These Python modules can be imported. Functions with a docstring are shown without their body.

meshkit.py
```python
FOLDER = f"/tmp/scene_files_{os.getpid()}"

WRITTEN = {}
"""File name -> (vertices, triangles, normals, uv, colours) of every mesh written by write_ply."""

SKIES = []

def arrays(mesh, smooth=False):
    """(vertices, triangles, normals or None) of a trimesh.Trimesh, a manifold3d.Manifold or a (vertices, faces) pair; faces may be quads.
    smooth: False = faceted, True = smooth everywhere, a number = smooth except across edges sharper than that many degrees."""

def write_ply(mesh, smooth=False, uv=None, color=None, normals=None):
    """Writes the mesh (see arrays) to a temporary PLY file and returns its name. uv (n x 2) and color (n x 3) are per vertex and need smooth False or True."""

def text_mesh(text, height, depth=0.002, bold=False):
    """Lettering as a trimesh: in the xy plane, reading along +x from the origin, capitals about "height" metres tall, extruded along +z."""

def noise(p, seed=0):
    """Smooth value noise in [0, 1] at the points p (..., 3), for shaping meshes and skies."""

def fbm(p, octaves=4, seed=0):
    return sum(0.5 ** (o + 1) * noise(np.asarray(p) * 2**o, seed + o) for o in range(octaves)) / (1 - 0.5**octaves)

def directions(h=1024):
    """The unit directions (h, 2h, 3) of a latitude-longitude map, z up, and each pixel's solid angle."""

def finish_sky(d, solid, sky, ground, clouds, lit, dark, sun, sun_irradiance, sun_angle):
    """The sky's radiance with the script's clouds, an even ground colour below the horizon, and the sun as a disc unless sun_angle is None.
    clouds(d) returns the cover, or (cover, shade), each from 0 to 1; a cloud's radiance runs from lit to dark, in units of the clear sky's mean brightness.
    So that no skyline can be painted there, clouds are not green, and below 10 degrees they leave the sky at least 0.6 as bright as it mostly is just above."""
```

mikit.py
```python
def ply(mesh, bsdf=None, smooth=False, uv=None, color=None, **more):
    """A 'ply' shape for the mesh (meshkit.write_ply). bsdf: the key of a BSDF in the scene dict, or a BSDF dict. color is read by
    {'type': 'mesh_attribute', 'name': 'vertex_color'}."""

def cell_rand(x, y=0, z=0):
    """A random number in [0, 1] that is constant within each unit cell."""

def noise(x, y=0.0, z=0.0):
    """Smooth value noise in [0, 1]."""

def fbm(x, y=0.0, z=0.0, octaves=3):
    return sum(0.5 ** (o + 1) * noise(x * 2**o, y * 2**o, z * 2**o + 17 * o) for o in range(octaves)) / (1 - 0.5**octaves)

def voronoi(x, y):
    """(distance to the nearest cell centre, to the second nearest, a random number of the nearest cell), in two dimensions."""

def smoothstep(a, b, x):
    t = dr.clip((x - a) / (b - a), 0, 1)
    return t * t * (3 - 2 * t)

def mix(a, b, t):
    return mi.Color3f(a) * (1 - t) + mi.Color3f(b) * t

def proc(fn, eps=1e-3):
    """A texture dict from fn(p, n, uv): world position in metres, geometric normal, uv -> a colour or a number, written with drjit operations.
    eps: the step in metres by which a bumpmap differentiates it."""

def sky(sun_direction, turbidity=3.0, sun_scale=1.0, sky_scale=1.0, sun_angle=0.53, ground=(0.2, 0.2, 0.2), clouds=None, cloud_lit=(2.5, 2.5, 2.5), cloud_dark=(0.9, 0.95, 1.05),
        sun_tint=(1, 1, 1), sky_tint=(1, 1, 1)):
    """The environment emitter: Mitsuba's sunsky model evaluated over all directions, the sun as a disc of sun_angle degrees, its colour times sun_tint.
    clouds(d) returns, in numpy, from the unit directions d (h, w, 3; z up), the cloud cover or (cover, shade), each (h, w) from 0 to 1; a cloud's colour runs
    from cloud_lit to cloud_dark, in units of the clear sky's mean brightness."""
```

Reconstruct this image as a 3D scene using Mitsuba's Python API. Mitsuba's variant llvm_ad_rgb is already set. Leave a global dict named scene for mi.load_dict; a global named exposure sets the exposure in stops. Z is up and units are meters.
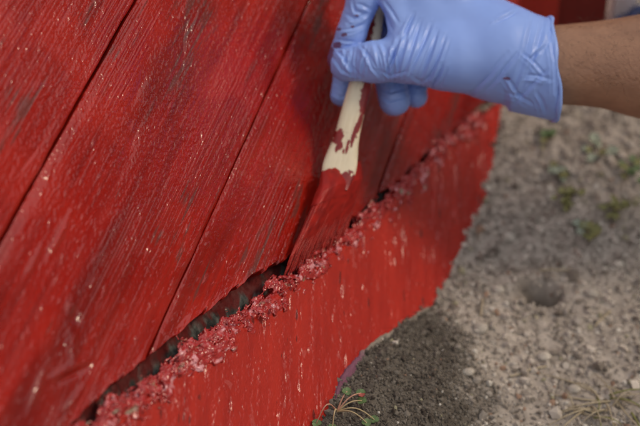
import math
import numpy as np, trimesh, drjit as dr, mitsuba as mi
import mikit, meshkit
from mikit import noise, fbm, smoothstep, mix, proc

T = mi.ScalarTransform4f
scene, labels = {}, {}

# ------------------------------------------------------------------ camera, light, exposure
CAM = np.array([0.0, 0.0, 1.0])
PITCH = math.radians(46)
FWD = np.array([0, math.cos(PITCH), -math.sin(PITCH)])
scene['camera'] = {'type': 'thinlens', 'fov': 20.0, 'fov_axis': 'x', 'aperture_radius': 0.0110, 'focus_distance': 1.19,
                   'near_clip': 0.05, 'far_clip': 1000.0,
                   'to_world': T().look_at(origin=CAM.tolist(), target=(CAM + FWD).tolist(), up=[0, 0, 1])}
scene['daylight'] = mikit.sky([0.72, 0.10, 0.68], turbidity=3, sun_scale=0.3, sun_angle=15, ground=(0.16, 0.15, 0.14),
                              clouds=lambda d: 1.0, cloud_lit=(2.43, 2.47, 2.55), sun_tint=(0.98, 0.97, 0.96))
exposure = 1.88

# ------------------------------------------------------------------ helpers
MM = 0.001
# frame of the sloping wall: s runs along the boards, t up the slope, n out of it (millimetres)
G0 = np.array([0.05798, 0.85788, 0.0])
WU = np.array([0.275637, 0.961262, 0.0])
WW = np.array([-0.617887, 0.177176, 0.766044])
WN = np.array([0.736369, -0.211150, 0.642788])
WM = np.array([0.961262, -0.275637, 0.0])      # horizontal, away from the wall


def wall(s, t, n):
    s, t, n = np.broadcast_arrays(np.asarray(s, float), t, n)
    return G0 + MM * (s[..., None] * WU + t[..., None] * WW + n[..., None] * WN)


def rgb(*c):
    return {'type': 'rgb', 'value': list(c)}


def ref(k):
    return {'type': 'ref', 'id': k}


def put(key, mesh, bsdf, smooth=False, uv=None, color=None, label=None, category=None, group=None, kind=None):
    scene[key] = mikit.ply(mesh, bsdf, smooth=smooth, uv=uv, color=color)
    say(key, label, category, group, kind)
    return key


def say(key, label=None, category=None, group=None, kind=None):
    e = {k: v for k, v in dict(label=label, category=category, group=group, kind=kind).items() if v}
    if e:
        labels[key] = e


def numbered(name, i):
    return name if i == 0 else f'{name}_{i:03d}'


def grid_faces(r, c, base=0, flip=False):
    i, j = np.meshgrid(np.arange(r - 1), np.arange(c - 1), indexing='ij')
    a = base + i * c + j
    q = np.stack([a, a + 1, a + c + 1, a + c], -1).reshape(-1, 4)
    return q[:, ::-1] if flip else q


def mesh_of(v, q):
    f = np.vstack([q[:, [0, 1, 2]], q[:, [0, 2, 3]]]) if q.shape[1] == 4 else q
    return trimesh.Trimesh(v, f, process=False)


def slab(S, Tt, N, back):
    """A board: the relief N over (S, Tt), with sides down to n = back. Returns mesh and uv in metres."""
    r, c = S.shape
    top = wall(S, Tt, N).reshape(-1, 3)
    uv = np.stack([S.ravel(), Tt.ravel()], -1) * MM
    idx = np.arange(r * c).reshape(r, c)
    loop = np.concatenate([idx[0, :], idx[1:, -1], idx[-1, -2::-1], idx[-2:0:-1, 0]])
    sv, tv = S.ravel()[loop], Tt.ravel()[loop]
    # side rims have vertices of their own, so that the edge stays crisp
    a0 = len(top)
    rim = top[loop]
    low = wall(sv, tv, np.full(len(loop), float(back)))
    n = len(loop)
    k = np.arange(n)
    sides = np.stack([a0 + k, a0 + n + k, a0 + n + (k + 1) % n, a0 + (k + 1) % n], -1)
    v = np.vstack([top, rim, low])
    uvs = np.vstack([uv, uv[loop], uv[loop] + 0.004])
    return mesh_of(v, np.vstack([grid_faces(r, c), sides])), uvs


def tube(p, rad, sides=6, cap=True):
    p = np.asarray(p, float)
    rad = np.broadcast_to(rad, (len(p),))
    t = np.gradient(p, axis=0)
    t /= np.linalg.norm(t, axis=1, keepdims=True) + 1e-12
    a = np.cross(t, np.where(np.abs(t[:, 2:]) < 0.9, [0, 0, 1.0], [1.0, 0, 0]))
    a /= np.linalg.norm(a, axis=1, keepdims=True) + 1e-12
    b = np.cross(t, a)
    ang = np.arange(sides) * 2 * np.pi / sides
    v = p[:, None] + rad[:, None, None] * (np.cos(ang)[None, :, None] * a[:, None] + np.sin(ang)[None, :, None] * b[:, None])
    v = v.reshape(-1, 3)
    i, j = np.meshgrid(np.arange(len(p) - 1), np.arange(sides), indexing='ij')
    q = np.stack([i * sides + j, i * sides + (j + 1) % sides, (i + 1) * sides + (j + 1) % sides, (i + 1) * sides + j], -1).reshape(-1, 4)
    f = np.vstack([q[:, [0, 1, 2]], q[:, [0, 2, 3]]])
    if cap:
        m = len(v)
        v = np.vstack([v, p[:1], p[-1:]])
        k = np.arange(sides)
        e = (len(p) - 1) * sides
        f = np.vstack([f, np.stack([k * 0 + m, (k + 1) % sides, k], -1), np.stack([k * 0 + m + 1, e + k, e + (k + 1) % sides], -1)])
    return v, f


def join(parts):
    vs, fs, n = [], [], 0
    for v, f in parts:
        vs.append(v)
        fs.append(np.asarray(f) + n)
        n += len(v)
    return np.vstack(vs), np.vstack(fs)


def surface_nets(F, origin, h):
    """Mesh of F = 0 (inside where F < 0) on a regular grid."""
    nx, ny, nz = F.shape
    acc = np.zeros((nx - 1, ny - 1, nz - 1, 3), np.float32)
    cnt = np.zeros((nx - 1, ny - 1, nz - 1), np.float32)
    inside = F < 0
    for ax in range(3):
        oth = [k for k in range(3) if k != ax]
        A = np.take(F, range(F.shape[ax] - 1), ax)
        B = np.take(F, range(1, F.shape[ax]), ax)
        x = np.take(inside, range(F.shape[ax] - 1), ax) != np.take(inside, range(1, F.shape[ax]), ax)
        tt = np.where(x, A / np.where(x, A - B, 1), 0)
        for da in (0, 1):
            for db in (0, 1):
                sl = [slice(None)] * 3
                sl[oth[0]] = slice(da, F.shape[oth[0]] - 1 + da)
                sl[oth[1]] = slice(db, F.shape[oth[1]] - 1 + db)
                xs = x[tuple(sl)]
                cnt += xs
                off = np.zeros(xs.shape + (3,), np.float32)
                off[..., ax] = tt[tuple(sl)]
                off[..., oth[0]] = da
                off[..., oth[1]] = db
                acc += off * xs[..., None]
    act = cnt > 0
    ids = -np.ones(act.shape, int)
    ids[act] = np.arange(act.sum())
    cell = np.argwhere(act)
    v = (cell + acc[act] / cnt[act][:, None]) * h + origin
    quads = []
    for ax in range(3):
        o1, o2 = (ax + 1) % 3, (ax + 2) % 3
        A = np.take(inside, range(F.shape[ax] - 1), ax)
        B = np.take(inside, range(1, F.shape[ax]), ax)
        e = np.argwhere(A != B)
        ok = (e[:, o1] > 0) & (e[:, o2] > 0) & (e[:, o1] < F.shape[o1] - 1) & (e[:, o2] < F.shape[o2] - 1)
        e = e[ok]
        a_in = A[tuple(e.T)]
        def at(d1, d2):
            c = e.copy()
            c[:, o1] += d1
            c[:, o2] += d2
            return ids[tuple(c.T)]
        q = np.stack([at(-1, -1), at(0, -1), at(0, 0), at(-1, 0)], -1)
        q[~a_in] = q[~a_in][:, ::-1]
        quads.append(q)
    q = np.vstack(quads)
    q = q[(q >= 0).all(1)]
    return v, np.vstack([q[:, [0, 1, 2]], q[:, [0, 2, 3]]])


def nz(x, y=0, z=0, seed=0):
    x, y, z = np.broadcast_arrays(np.asarray(x, float), y, z)
    return meshkit.noise(np.stack([x, y, z], -1), seed)


def fb(x, y=0, z=0, octaves=3, seed=0):
    x, y, z = np.broadcast_arrays(np.asarray(x, float), y, z)
    return meshkit.fbm(np.stack([x, y, z], -1), octaves, seed)


# ------------------------------------------------------------------ materials
def paint_colour(p, n, uv):
    s, t = uv.x, uv.y
    streak = fbm(s * 9, t * 420, 1.5, 3)
    worn = smoothstep(0.64, 0.77, fbm(s * 14 + 3, t * 60, 4.0, 3) * 0.6 + fbm(s * 45, t * 500, 2.0, 2) * 0.4)
    c = mix((0.165, 0.0054, 0.0030), (0.345, 0.0115, 0.0054), streak)
    c = mix(c, (0.36, 0.0160, 0.0075), smoothstep(0.5, 0.75, fbm(s * 20, t * 30, 7.0, 2)) * 0.5)
    c = c * (1 - 0.38 * smoothstep(0.42, 0.75, fbm(s * 6.5 + 5, t * 46, 3.0, 5)))
    return mix(c, (0.095, 0.035, 0.030), worn * 0.7)


def paint_rough(p, n, uv):
    return 0.11 + 0.15 * fbm(uv.x * 40, uv.y * 300, 3.0, 2)


def paint_bump(p, n, uv):
    s, t = uv.x, uv.y
    a = noise(s * 9, t * 900 + 1.6 * noise(s * 14, t * 40, 4.0), 0.5)
    b = noise(s * 70, t * 1700, 8.5)
    d = fbm(s * 420, t * 620, 3.0, 2)
    k = 0.1 + 1.7 * smoothstep(0.25, 0.75, fbm(s * 13, t * 30, 6.0, 2))
    # the fresh coat lies thick and smooth on the lower ends of the boards, thin and grooved higher up
    thin = smoothstep(-0.16, 0.02, s + 0.35 * (t - 0.2) + 0.16 * (fbm(s * 12, t * 40, 9.0, 3) - 0.5))
    return ((a * 0.62 + b * 0.36) * k + d * 0.55) * (0.42 + 0.68 * thin)


def plinth_colour(p, n, uv):
    a, b = uv.x * 0.917 + uv.y * 0.40, uv.y * 0.917 - uv.x * 0.40
    c = mix((0.28, 0.0125, 0.0080), (0.40, 0.022, 0.012), fbm(a * 22, b * 160, 2.0, 3))
    pit = smoothstep(0.76, 0.82, fbm(a * 60, b * 230, 6.0, 3))
    c = mix(c, (0.09, 0.012, 0.010), pit * 0.8)
    pale = smoothstep(0.74, 0.80, fbm(a * 120, b * 170, 9.0, 3))
    return mix(c, (0.42, 0.12, 0.11), pale * 0.25)


def plinth_bump(p, n, uv):
    a, b = uv.x * 0.917 + uv.y * 0.40, uv.y * 0.917 - uv.x * 0.40
    return noise(a * 34, b * 620 + 2 * noise(a * 40, b * 60, 3.0), 0.5) * 0.45 * smoothstep(0.3, 0.7, fbm(a * 14, b * 26, 8.0, 2)) + fbm(a * 330, b * 460, 5.0, 3) * 0.9


def grey_wood(p, n, uv):
    a, b = uv.x * 0.917 + uv.y * 0.40, uv.y * 0.917 - uv.x * 0.40
    c = mix((0.030, 0.031, 0.029), (0.125, 0.130, 0.122), smoothstep(0.3, 0.85, fbm(a * 150, b * 300, 2.0, 5)))
    # the painter's brush has caught the strip nearest the planks here and there
    near = uv.y * 1000 - (90.6 - 0.431 * uv.x * 1000)
    k = smoothstep(-8.0, 3.0, near + 16 * (fbm(a * 60, b * 160, 7.0, 4) - 0.5) * 2)
    return mix(c, (0.11, 0.008, 0.008), k * 0.8)


def wet(colour, rough, bump=None, scale=0.0004, **more):
    b = {'type': 'principled', 'base_color': colour, 'roughness': rough, 'specular': 0.5, **more}
    if bump is not None:
        b = {'type': 'bumpmap', 'arbitrary': bump, 'scale': scale, 'bsdf': b}
    return {'type': 'twosided', 'bsdf': b}


scene['plank_paint'] = wet(proc(paint_colour), proc(paint_rough), proc(paint_bump, 3e-4), 0.00078, specular=0.55)
scene['plinth_paint'] = wet(proc(plinth_colour), 0.27, proc(plinth_bump, 3e-4), 0.00060)
scene['grey_backing'] = wet(proc(grey_wood), 1.0, proc(lambda p, n, uv: fbm(uv.x * 300, uv.y * 700, 1.0, 3), 4e-4), 0.0015, specular=0.1)
scene['crust_paint'] = wet({'type': 'mesh_attribute', 'name': 'vertex_color'}, 0.24, specular=0.65)
scene['bristle_paint'] = wet({'type': 'mesh_attribute', 'name': 'vertex_color'}, 0.42, specular=0.22)

# ------------------------------------------------------------------ the sloping plank wall
CUT = np.array([(-620, 370), (-400, 271), (-264, 209.5), (-238, 200), (-209.4, 189), (-184, 179), (-135, 158.5), (-89.4, 139.5), (-45.3, 115.5),
                (28.7, 77.6), (108, 44.4), (171.8, 18.3), (230, 0), (262, -14), (300, -32), (330, -60)], float)
CRUST = np.array([(-640, 366), (-400, 254), (-258, 191), (-208, 168.5), (-169, 152), (-127.2, 132.5), (-91.2, 117.6), (-54.6, 101.5),
                  (19.5, 67.8), (96.2, 39.5), (165.9, 16), (220.9, -6.3)], float)
CONTACT = np.array([(-700, 90), (-300, 70), (-200, 56), (-136.1, 46.5), (-109.7, 42.2), (-85.2, 36.6), (-52.3, 27.8), (-12.5, 8.6), (33.6, -13.5),
                    (68.8, -18), (123, -27.6), (167.8, -36.3), (211, -28.6), (260.2, -24.8), (362, -18), (600, -18)], float)
SEAMS = [546.0, 424.5, 303.0, 181.0, 59.0, -66.0]
say('plank_wall', 'sloping wall of red painted planks with a crusted ledge', 'wall')
s_fine = np.concatenate([np.linspace(0, 1, 560)])
rng = np.random.default_rng(4)
for k in range(5):
    hi, lo = SEAMS[k] - (1.1 if k == 2 else 0.5), SEAMS[k + 1] + (1.1 if k == 1 else 0.5)
    rows = 190 if k >= 1 else 40
    t = np.linspace(lo, hi, rows)
    start = np.interp(-t, -CUT[:, 1], CUT[:, 0])
    start = start + 4.5 * (fb(t / 9, seed=k) - 0.5) * 2 + 3.2 * (nz(t / 1.7, seed=9 + k) - 0.5) * 2
    end = 430.0 if k < 4 else 760.0
    wbl = np.linspace(0, 1, 620 if k >= 1 else 200)
    end_s = np.full(rows, 520.0)
    if k == 4:                                   # the lowest board ends along the wall's lower edge
        keep = t > -33
        t, start, end_s = t[keep], start[keep], end_s[keep]
        rows = len(t)
    S = start[:, None] + (end_s - start)[:, None] * wbl[None, :] ** 1.15
    Tt = np.repeat(t[:, None], S.shape[1], 1)
    Tt = Tt + 1.1 * (fb(S / 22, k + 0.3, seed=160) - 0.35) * np.clip(1 - (hi - Tt) / 5, 0, 1) - 1.1 * (fb(S / 17, k + 0.7, seed=161) - 0.35) * np.clip(1 - (Tt - lo) / 5, 0, 1)
    # relief: brush ridges, grain, knots of paint, soft edges
    thick = 0.25 + 0.75 * np.clip((S + 0.35 * (Tt - 200) + 160 + 160 * (fb(S / 80, Tt / 25, seed=170) - 0.5)) / 180, 0, 1)
    N = thick * 0.22 * (nz(S / 50, Tt / 2.3, seed=20 + k) - 0.5) + thick * 0.16 * (nz(S / 18, Tt / 1.5, seed=30 + k) - 0.5) + 0.7 * (fb(S / 60, Tt / 28, seed=40 + k) - 0.5)
    N += 0.5 * (fb(S / 26, Tt / 14, seed=150 + k) - 0.5)
    N += 0.8 * np.clip(fb(S / 4, Tt / 2.4, seed=50 + k) - 0.66, 0, 1) * 3.2
    up, dn = hi - Tt, Tt - lo
    cw, cd = (6.5, 1.3) if k == 2 else (1.6, 0.5)
    N -= cd * np.clip(1 - up / (cw + 2 * nz(S / 30, seed=k)), 0, 1) ** 1.3
    N -= (0.9 + 1.6 * nz(S / 24, 0.5, seed=130 + k)) * np.clip(1 - dn / (1.4 + 1.6 * nz(S / 35, 0.2, seed=140 + k)), 0, 1) ** 2
    fromcut = S - start[:, None]
    lip = np.exp(-fromcut / 9)
    N += lip * (2.6 * fb(S / 4, Tt / 3.5, seed=60 + k) - 0.4)
    N -= 2.5 * np.clip(1 - fromcut / 1.6, 0, 1)
    # gouges and drips
    for _ in range(9):
        gs, gt = rng.uniform(-300, 380), rng.uniform(lo, hi)
        L, W, A = rng.uniform(3, 14), rng.uniform(0.6, 1.5), rng.choice([-1, 1], p=[0.8, 0.2]) * rng.uniform(0.3, 0.9)
        tilt = rng.normal(0, 0.12)
        ds, dt = S - gs, Tt - gt
        N += A * np.exp(-(ds / L) ** 2 - ((dt - tilt * ds) / W) ** 2)
    for gs, gt, L, W, A, tilt in ((-236, 222, 12, 2.2, -2.2, -0.6), (-238, 228, 14, 3.0, 1.0, -0.5), (-222, 230, 10, 4, 0.8, 0.5), (-262, 239, 14, 2, 0.8, 0.1), (-205, 238, 4, 4, -1.4, 0), (-203, 243, 6, 3, 0.7, 0.3), (-246, 214, 10, 2, 1.5, -0.2), (36, 258, 11, 1.3, -1.6, 0.35),
                                  (-193, 279, 12, 1.5, 1.0, 0), (-166, 272, 16, 1.8, 1.2, 0.02), (-29, 271, 16, 3, -0.9, 0), (-75, 256, 20, 5, -0.8, 0.05)):
        if lo < gt < hi:
            ds, dt = S - gs, Tt - gt
            N += A * np.exp(-(ds / L) ** 2 - ((dt - tilt * ds) / W) ** 2)
    m, uv = slab(S, Tt, N, -15.0)
    put(numbered('plank_wall__plank', k), m, 'plank_paint', smooth=True, uv=uv)

# plinth below the planks: its upper edge is the crusted ledge
e = np.linspace(-560, 520, 900)
top = np.interp(e, CRUST[:, 0], CRUST[:, 1]) + 2.5
top = np.where(e > 221, -6.3 - (e - 221) * 0.40, top) + 2.2 * (fb(e / 7, seed=3) - 0.5)
bot = np.interp(e, CONTACT[:, 0], CONTACT[:, 1])
# the free lower edge on the far side is worn; on the near side the board runs down into the soil
low = bot - 40
low = np.minimum(low, top - 4)
v = np.linspace(0, 1, 210)
S = np.repeat(e[None, :], len(v), 0)
Tt = low[None, :] + (top - low)[None, :] * v[:, None]
a, b = S * 0.917 + Tt * 0.40, Tt * 0.917 - S * 0.40
N = 4.2 + 1.6 * (fb(a / 40, b / 26, seed=71) - 0.5) + 0.22 * (nz(a / 34, b / 3.2, seed=72) - 0.5) + 0.5 * (fb(a / 12, b / 7, seed=75) - 0.5) + 0.7 * (fb(a / 20, b / 5, seed=76) - 0.5)
dtop = top[None, :] - Tt
N += 1.5 * np.exp(-dtop / 10) * fb(a / 4, b / 3, seed=74) - 3.5 * np.clip(1 - dtop / 4, 0, 1) ** 2
rn = np.random.default_rng(55)
for _ in range(60):
    ns, nt = rn.uniform(-200, 240), rn.uniform(0, 1)
    nt = np.interp(ns, CONTACT[:, 0], CONTACT[:, 1]) * (1 - nt) + np.interp(ns, CRUST[:, 0], CRUST[:, 1]) * nt
    da, db = (S - ns) * 0.917 + (Tt - nt) * 0.40, (Tt - nt) * 0.917 - (S - ns) * 0.40
    L, W = rn.uniform(2.5, 9), rn.uniform(0.6, 1.3)
    g = np.exp(-(da / L) ** 2 - ((db - 0.25 * np.sin(da / 2)) / W) ** 2)
    N = N - rn.uniform(0.5, 1.9) * g + 0.2 * np.exp(-(da / L) ** 2 - ((db - 2 * W) / W) ** 2)
N -= 2.2 * np.clip((S - 200) / 90, 0, 1)
m, uv = slab(S, Tt, N, -24.0)


def plinth_edge_colour(p, n, uv):
    c = plinth_colour(p, n, uv)
    return c


put('plank_wall__plinth', m, 'plinth_paint', smooth=True, uv=uv, label='smoother red base board below the crusted ledge')

# the board's bare lower edge, where the paint has come away
e = np.linspace(-118, 26, 330)
bot = np.interp(e, CONTACT[:, 0], CONTACT[:, 1])
wid = np.clip(np.minimum((e + 118) / 25, (26 - e) / 60), 0, 1) * (4.2 + 3 * (fb(e / 10, seed=15) - 0.5))
dip = 0.6 + 8 * np.clip(1 - wid / 4.2, 0, 1) + 4.5 * (fb(e / 14, seed=17) - 0.5) + 1.2 * (nz(e / 2.2, seed=19) - 0.5)
v = np.linspace(0, 1, 16)[:, None]
S, Tt = np.repeat(e[None], 16, 0), (bot - 9)[None] + (9.0 - dip)[None] * v
N = 5.6 + 1.4 * (fb(S / 8, Tt / 2.5, seed=16) - 0.5)
m, uv = slab(S, Tt, N, -10.0)
cf = fb(m.vertices[:, 0] * 90, m.vertices[:, 1] * 90, m.vertices[:, 2] * 90, seed=18)[:, None]
cg = np.clip((uv[:, :1] * 1000 + 62) / 14, 0, 1)
bare_c = (np.array([0.17, 0.075, 0.11]) * (1 - cg) + np.array([0.23, 0.195, 0.165]) * cg) * (0.6 + 0.9 * cf)
put('plank_wall__plinth__bare_edge', m, 'soil', smooth=True, color=bare_c, label='pale and purplish bare strip along the foot of the base board')

# grey weathered backing seen in the gap
S, Tt = np.meshgrid(np.linspace(-600, 500, 560), np.linspace(-20, 540, 240))
N = -15.6 + 2.2 * (fb(S / 14, Tt / 5, seed=81) - 0.5) - 2.5
keep_bottom = np.interp(S[0], CONTACT[:, 0], CONTACT[:, 1]) + 8
Tt = keep_bottom[None, :] + (540 - keep_bottom)[None, :] * np.linspace(0, 1, 240)[:, None]
sl = np.interp(S, CRUST[:, 0], CRUST[:, 1])
N = N + 8.5 * np.exp(-((Tt - sl - 8) / 12) ** 2) * (S < 225)
m, uv = slab(S, Tt, N, -42.0)
put('plank_wall__backing_board', m, 'grey_backing', smooth=True, uv=uv, label='dark grey bare wood showing in the gap')

# clotted paint along the ledge
def crust():
    seg = np.vstack([[-330, 229], CRUST[2:]])
    seg = np.vstack([seg, [232, -9]])
    d = np.linalg.norm(np.diff(seg, axis=0), axis=1)
    acc = np.concatenate([[0], np.cumsum(d)])
    h = 0.56
    A = np.arange(-6, acc[-1] + 8, h)
    cs, ct = np.interp(A, acc, seg[:, 0]), np.interp(A, acc, seg[:, 1])
    B = np.arange(-21, 21, h)
    Nn = np.arange(-12, 16, h)
    a, b, n = np.meshgrid(A, B, Nn, indexing='ij')
    fat = np.interp(A / acc[-1], [0, 0.35, 0.6, 1], [6.2, 5.5, 4.4, 3.8])[:, None, None]
    fat = fat * np.clip((acc[-1] + 2 - a) / 14, 0, 1) ** 0.5
    b0 = 8.5 * (fb(A / 17, seed=98) - 0.5)[:, None, None]
    r = np.sqrt(((b - b0) / 1.25) ** 2 + ((n - 1.2) / 0.8) ** 2)
    F = r - fat + 6.5 * (nz(a / 7.5, b / 5, n / 5, 91) - 0.5) * 2 * 0.7 + 6.5 * (nz(a / 4.0, b / 1.8, n / 2.0, 92) - 0.5) + 6.0 * np.abs(nz(a / 2.4, b / 1.2, n / 1.3, 93) - 0.5) - 1.5 + 2.4 * (nz(a / 1.1, b / 1.0, n / 1.0, 94) - 0.5)
    v, f = surface_nets(F.astype(np.float32), np.array([A[0], B[0], Nn[0]]), h)
    s = np.interp(v[:, 0], A, cs)
    t = np.interp(v[:, 0], A, ct)
    d0 = np.array([0.908, -0.419])
    q = np.array([0.419, 0.908])
    s, t = s + v[:, 1] * q[0], t + v[:, 1] * q[1]
    c1 = nz(v[:, 0] / 3, v[:, 1] / 3, v[:, 2] / 3, 95)[:, None]
    c2 = nz(v[:, 0] / 9, v[:, 1] / 6, v[:, 2] / 6, 96)[:, None]
    col = np.array([0.22, 0.009, 0.008]) * (1 - c1) + np.array([0.40, 0.028, 0.026]) * c1
    pale = np.clip((c1 * 0.7 + c2 * 0.4 - 0.66) * 6, 0, 1) * np.clip((v[:, 2:] + 1) / 5, 0, 1)  # pink on the upper sides: wet glints painted into the colour
    col = col * (1 - pale) + np.array([0.58, 0.25, 0.27]) * pale
    bare = np.clip((nz(v[:, 0] / 6, v[:, 1] / 3, 3.3, 97)[:, None] - 0.77) * 9, 0, 1)
    col = col * (1 - bare * 0.8) + np.array([0.23, 0.23, 0.15]) * bare * 0.8
    put('plank_wall__plinth__paint_crust', mesh_of(wall(s, t, v[:, 2]), f), 'crust_paint', smooth=True, color=col, label='ragged clots of red paint along the ledge with pink glints put into the colour')


crust()

# ------------------------------------------------------------------ ground
def ground_z(x, y):
    """Height of the soil in metres."""
    dx, dy = x - G0[0], y - G0[1]
    s = (dx * WU[0] + dy * WU[1]) * 1000
    d = (dx * WM[0] + dy * WM[1]) * 1000
    hc = np.interp(s, CONTACT[:, 0], CONTACT[:, 1]) * 0.766 - 1.0
    base = -26.0
    near = np.exp(-np.clip(d - 4, 0, None) / 62)
    zz = base + (hc - base) * near
    zz = zz + 9 * (fb(x * 14, y * 14, seed=101) - 0.5) * (1 - near * 0.8) + 5 * (fb(x * 60, y * 60, seed=102) - 0.5) * (1 - 0.5 * near)
    zz = zz + 2.2 * (fb(x * 240, y * 240, octaves=3, seed=103) - 0.5)
    zz = zz + 11 * np.exp(-((s + 75) / 85) ** 2 - ((d - 40) / 26) ** 2)
    hr = 0.75 + 0.5 * fb(x * 130, y * 130, seed=105)
    hole = np.exp(-((((x - 0.166) / 0.0135) ** 2 + ((y - 0.905) / 0.0085) ** 2) / hr ** 2) ** 2)
    zz = zz - 45 * hole + 5 * np.exp(-(((x - 0.166) / 0.03) ** 2 + ((y - 0.918) / 0.008) ** 2))
    far = np.hypot(x - 0.2, y - 1.0)
    zz = zz + 60 * (fb(x * 1.1, y * 1.1, seed=104) - 0.5) * np.clip(far - 0.5, 0, 1)
    return zz * MM


def ground_mesh():
    near = lambda c, r, n, k: c + r * np.sinh(np.linspace(-1, 1, n) * k) / np.sinh(k)
    xs = np.unique(np.concatenate([np.linspace(-0.12, 0.42, 420), 0.2 + 0.3 + 300 * np.linspace(0, 1, 60)[1:] ** 5, -0.12 - 300 * np.linspace(0, 1, 60)[1:] ** 5]))
    ys = np.unique(np.concatenate([np.linspace(0.62, 1.42, 600), 1.42 + 300 * np.linspace(0, 1, 60)[1:] ** 5, 0.62 - 300 * np.linspace(0, 1, 60)[1:] ** 5]))
    X, Y = np.meshgrid(xs, ys)
    v = np.stack([X, Y, ground_z(X, Y)], -1).reshape(-1, 3)
    return mesh_of(v, grid_faces(len(ys), len(xs)))


def soil_tone(x, y):
    """1 where the soil is the dark fresh heap by the wall."""
    dx, dy = x - G0[0], y - G0[1]
    s = (dx * WU[0] + dy * WU[1]) * 1000
    d = (dx * WM[0] + dy * WM[1]) * 1000
    w = 62 - np.clip((s + 20) * 0.55, -40, 80)
    return np.clip((w + 8 + 34 * (fb(x * 40, y * 40, octaves=5, seed=111) - 0.5) * 2 - d) / 40, 0, 1) * np.clip((70 - s) / 40, 0, 1)


gm = ground_mesh()
gx, gy = gm.vertices[:, 0], gm.vertices[:, 1]
tone = soil_tone(gx, gy)[:, None]
cv = fb(gx * 120, gy * 120, seed=112)[:, None]
light_c = np.array([0.205, 0.17, 0.144]) * (1 - cv) + np.array([0.46, 0.40, 0.35]) * cv
dark_c = np.array([0.068, 0.056, 0.046]) * (1 - cv) + np.array([0.145, 0.125, 0.105]) * cv
put('ground', gm, 'soil', smooth=True, color=light_c * (1 - tone) + dark_c * tone, kind='structure', label='bare grey brown soil beside the wall')
scene['soil'] = {'type': 'twosided', 'bsdf': {'type': 'diffuse', 'reflectance': {'type': 'mesh_attribute', 'name': 'vertex_color'}}}

ICO = trimesh.creation.icosphere(subdivisions=1)
ICO0 = trimesh.creation.icosahedron()


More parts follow.
